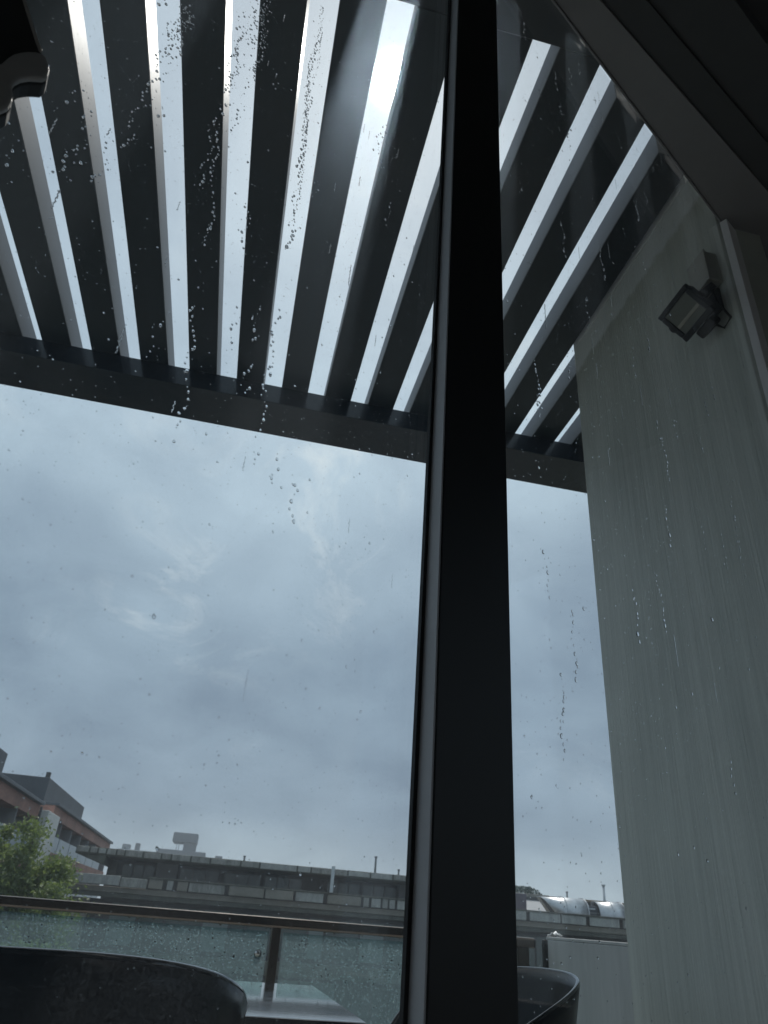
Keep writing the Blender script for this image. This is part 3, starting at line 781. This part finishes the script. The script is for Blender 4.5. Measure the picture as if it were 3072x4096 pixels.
def duct(name, x0, x1, y, z, h, slant, label):
    t = thing(name, ((x0 + x1) / 2, y, z), label, 'duct', 'steel roof ducts')
    prof = [(y - h * 0.62, z)] + [(y - h * 0.62 + h * 0.75 * (1 - math.cos(R(a))), z + h * 0.25 + h * 0.75 * math.sin(R(a))) for a in range(0, 91, 9)] + [(y + h * 0.55, z + h), (y + h * 0.55, z)]
    n = len(prof)
    v, f = [], []
    cols = [0.0, 0.46, 0.5, 1.0]
    for ci, c in enumerate(cols):
        k = 1.0 if ci < 2 else 1.06
        for (py, pz) in prof:
            sl = slant * (1 - (pz - z) / h) if ci == 0 else 0
            v.append((x0 + (x1 - x0) * c + sl, y + (py - y) * k, z + (pz - z) * k))
    for ci in range(3):
        for i in range(n - 1): f.append((ci * n + i, ci * n + i + 1, (ci + 1) * n + i + 1, (ci + 1) * n + i))
    f.append(tuple(range(3 * n, 4 * n)))
    hood = mesh_obj('hood', v, f, 'duct_steel', t, smooth=False)
    for p in hood.data.polygons: p.use_smooth = len(p.vertices) == 4
    so = hood.modifiers.new('solid', 'SOLIDIFY'); so.thickness = 0.05; so.offset = -1
    inn = [(x0 + 0.25 + slant * (1 - (pz - z) / h), y + (py - y) * 0.9, z + 0.02 + (pz - z) * 0.9) for (py, pz) in prof]
    mesh_obj('mouth', inn + [(a + 0.05, b, c) for a, b, c in inn], [tuple(range(n)), tuple(range(2 * n - 1, n - 1, -1))] + [(i, (i + 1) % n, (i + 1) % n + n, i + n) for i in range(n)], 'duct_inside', t)
    for c in (0.06, 0.5, 0.97):
        xs = x0 + (x1 - x0) * c + (slant * 0.9 if c < 0.1 else 0)
        prism('flange', [(xs, y + (py - y) * 1.10, z + (pz - z) * 1.10) for py, pz in prof[1:-1]] + [(xs, y + (py - y) * 1.05, z + (pz - z) * 1.05) for py, pz in prof[1:-1][::-1]], (0.05, 0, 0), 'duct_steel', t) if c > 0.1 else None
    box('plinth', x0 + slant, x1, y - h * 0.5, y + h * 0.5, z - 0.35, z - 0.001, 'concrete_dark', t)
    return t
duct('steel_duct', 22.0, 25.2, 50.6, 1.25, 1.12, 0.9, 'galvanised hooded duct with slanted open mouth, left of the pair')
duct('steel_duct', 26.0, 27.9, 50.6, 1.25, 1.10, 0.0, 'galvanised hooded duct nearest the plaster wall, right of the pair')
ac = thing('vent_unit', (25.6, 51, 0.8), 'dark louvred vent unit standing between the two steel ducts', 'vent')
box('casing', 25.25, 25.98, 50.3, 51.4, 0.805, 2.05, 'coping_slate', ac, 0.03)
box('highlight_patch', 25.4, 25.8, 50.25, 50.298, 1.83, 1.92, 'pale_post', ac)  # pale highlight on the casing, added as a lighter plate
for q in range(5): box('louvre', 25.32, 25.92, 50.24, 50.298, 0.95 + q * 0.16, 1.03 + q * 0.16, 'pipe_grey', ac)

def pole(x, y, z0, z1, r, label, mat='pipe_grey'):
    t = thing('roof_pole', (x, y, z0), label, 'pole', 'poles on the roofs')
    tube('shaft', [(x, y, z0), (x, y, z1)], r, mat, t, 8)
    tube('cap', [(x, y, z1), (x, y, z1 + r * 1.2)], r * 1.5, mat, t, 8)
pole(10.6, 51, 2.861, 3.78, 0.07, 'thin grey pole on the concrete roof left of the mullion')
pole(12.2, 51, 2.861, 3.15, 0.06, 'short stub pole on the concrete roof close to the mullion')
pole(23.9 * 1.1, 55.5, 2.46, 3.0, 0.06, 'short vent pole right of the rooftop hedge')
pole(27.4, 51.9, 0.81, 3.42, 0.09, 'tall pale pole beside the plaster wall edge', 'pale_post')
pole(2.0, 51, 2.861, 3.1, 0.06, 'stub pole on the concrete roof right of the far tower')

# ------------------------------------------------------------------ brick apartment building at the left
bb = thing('brick_building', (-14, 60, -13), 'long red brick apartment building with balconies and dark penthouses', 'building')
FX = -10.7
def brick_wing(y0, y1, top, lab):
    box('coping', FX - 8, FX + 0.25, y0, y1, top - 0.18, top, 'coping_slate', bb, 0.02)
    box('roof_mass', FX - 8, FX - 1.85, y0, y1, -13, top - 0.181, 'recess_dark', bb)
    z = top - 0.20
    first = True
    while z > -12:
        sp = box('brick_band', FX - 1.8, FX, y0, y1, z - 0.72, z, 'brick_red', bb)
        zo = z - 0.721
        # balcony recess
        yy = y0 + 0.4
        k = 0
        while yy < y1 - 1.5:
            w = r2.uniform(1.0, 1.8)
            box('window', FX - 1.84, FX - 1.80, yy, yy + w, zo - 1.85, zo - 0.1, r2.choice(('panel_pale', 'glass_green', 'recess_dark', 'brick_red', 'glass_teal_pale')), bb)
            yy += w + r2.uniform(0.3, 1.2)
        n_ = max(1, int((y1 - y0) / 4.5)); st = (y1 - y0) / n_
        for q in range(n_):
            if not (first and q == n_ - 1 and lab == 'far'):
                box('balustrade', FX - 0.06, FX - 0.02, y0 + q * st + 0.1, y0 + (q + 1) * st - 0.1, zo - 1.9, zo - 0.95, 'balustrade_glass', bb)
            box('party_wall', FX - 1.8, FX - 0.1, y0 + (q + 1) * st - 0.10, y0 + (q + 1) * st + 0.02, zo - 1.9, zo - 0.001, 'panel_pale', bb)
        z = zo - 1.9
        first = False
brick_wing(22, 49.4, 4.95, 'near')
brick_wing(53.6, 86, 5.45, 'far')
core_ = box('stair_core', FX - 2.0, FX + 0.55, 49.6, 53.4, -13, 4.55, 'white_render', bb, 0.03)
box('vent_slot', FX - 0.1, FX + 0.1, 49.56, 49.598, 3.7, 4.1, 'recess_dark', core_)
box('lamp_disc', FX - 0.25, FX + 0.1, 49.54, 49.598, 2.6, 3.0, 'recess_dark', core_, 0.1)
box('down_pipe', FX + 0.02, FX + 0.14, 49.42, 49.55, -13, 4.7, 'coping_slate', bb)
box('penthouse', FX - 7.5, FX - 2.2, 60, 78, 5.46, 7.75, 'penthouse', bb, 0.05)
box('penthouse', FX - 6.5, FX - 1.4, 30, 44.5, 4.96, 6.75, 'penthouse', bb, 0.05)
box('chimney_pot', FX - 2.6, FX - 2.3, 60.2, 60.5, 7.751, 8.15, 'recess_dark', bb)

# ------------------------------------------------------------------ trees
def tree(loc, h_trunk, crown, nclump, nleaf, leaf, mat, label, seed):
    r3 = random.Random(seed)
    t = thing('tree', loc, label, 'tree')
    base = Vector(loc)
    cc = Vector((crown[0], crown[1], crown[2])); cr = Vector(crown[3])
    top = Vector((cc.x, cc.y, cc.z + cr.z * 0.3))
    tk = tube('trunk', [base, base.lerp(top, 0.4) + Vector((0.15, 0, 0)), base.lerp(top, 0.75), top], 0.2, 'bark', t, 8, radii=[0.28, 0.2, 0.14, 0.04])
    cl_ = []
    for i in range(nclump):
        d = Vector((r3.gauss(0, 1), r3.gauss(0, 1), r3.gauss(0, 1))).normalized() * r3.random() ** 0.4
        p = cc + Vector((d.x * cr.x, d.y * cr.y, d.z * cr.z))
        cl_.append((p, r3.uniform(0.25, 0.6)))
        if i % 5 == 0:
            s0 = base.lerp(top, r3.uniform(0.5, 0.95))
            tube('limb', [s0, s0.lerp(p, 0.5) + Vector((0, 0, 0.2)), p], 0.04, 'bark', tk, 5, radii=[0.06, 0.04, 0.015])
    L = Drops()
    for i in range(nleaf):
        p, rad = cl_[r3.randrange(nclump)]
        c = p + Vector((r3.gauss(0, 1), r3.gauss(0, 1), r3.gauss(0, 0.8))) * rad * 0.6
        nrm = Vector((r3.gauss(0, 1), r3.gauss(0, 1), r3.gauss(0.5, 1))).normalized()
        e1 = nrm.orthogonal().normalized(); e2 = nrm.cross(e1); a = r3.uniform(0, 6.28)
        e1, e2 = e1 * math.cos(a) + e2 * math.sin(a), e2 * math.cos(a) - e1 * math.sin(a)
        s_ = leaf * r3.uniform(0.6, 1.3); b0 = len(L.v)
        L.v += [c - e1 * s_ - base, c + e2 * s_ * 0.42 + nrm * s_ * 0.12 - base, c + e1 * s_ - base, c - e2 * s_ * 0.42 + nrm * s_ * 0.12 - base]
        L.f.append((b0, b0 + 1, b0 + 2, b0 + 3))
    cr_ = L.build('crown', mat)
    cr_.parent = t
    return t
tree((-6.4, 29.5, -13), 9, (-6.45, 29.5, -0.7, (1.95, 1.7, 2.85)), 150, 34000, 0.085, 'leaf_mid', 'airy green tree rising above the railing at the far left', 3)
tree((-4.9, 28.0, -13), 9, (-5.0, 28.0, -1.6, (0.9, 1.0, 1.9)), 40, 7000, 0.08, 'leaf_mid', 'smaller green tree overlapping the concrete building corner', 4)
tree((-7.7, 27, -13), 8, (-7.4, 27, -1.6, (1.0, 1.1, 1.6)), 40, 6500, 0.085, 'leaf_bright', 'bright yellow-green tree low at the left edge behind the railing', 5)
tree((-4.5, 24, -13), 6, (-4.7, 24.5, -3.0, (1.9, 1.3, 2.0)), 80, 20000, 0.09, 'leaf_mid', 'dark green tree seen through the railing glass at left', 6)

# ------------------------------------------------------------------ far skyline
ft = thing('far_tower', (-12, 320, -13), 'distant grey tower with an overhanging square top block', 'tower')
box('top_block', -16.8, -7.0, 320, 332, 22.6, 26.2, 'far_grey', ft, 0.5)
box('stem', -12.2, -7.2, 321, 331, -13, 22.6, 'far_grey', ft, 0.3)
box('podium', -22.0, -2.9, 318, 340, -13, 19.6, 'far_grey', ft, 0.3)
for xx in (-14.8, -13.9): tube('strut', [(xx, 321, 19.6), (xx, 321, 22.6)], 0.12, 'far_grey', ft, 6)
fb = thing('far_block', (-30, 330, -13), 'distant pale low block with rooftop huts left of the tower', 'building')
box('block', -38, -22.5, 330, 345, -13, 19.0, 'far_pale', fb, 0.3)
box('hut', -36.5, -33.5, 331, 336, 19.0, 20.9, 'far_pale', fb, 0.2)
box('hut', -31.5, -29.8, 331, 336, 19.0, 21.6, 'far_grey', fb, 0.2)
fb2 = thing('far_block', (5, 330, -13), 'distant pale low block right of the tower', 'building')
box('block', -2.5, 8.0, 330, 345, -13, 18.4, 'far_pale', fb2, 0.3)
box('hut', 1.0, 4.0, 331, 336, 18.4, 19.6, 'far_grey', fb2, 0.2)

# ------------------------------------------------------------------ rain haze over the town
mt, n, out = new_mat('rain_haze')
pv = n.n('ShaderNodeVolumePrincipled')
pv.inputs['Color'].default_value = (0.80, 0.87, 0.93, 1)
pv.inputs['Density'].default_value = 0.0010
pv.inputs['Anisotropy'].default_value = 0.2
n.t.links.new(pv.outputs[0], out.inputs['Volume'])
mt.cycles.homogeneous_volume = True
hz = box('haze', -3010, 3010, -210, 4010, -14, 28, 'rain_haze')
tag(hz, kind='stuff')
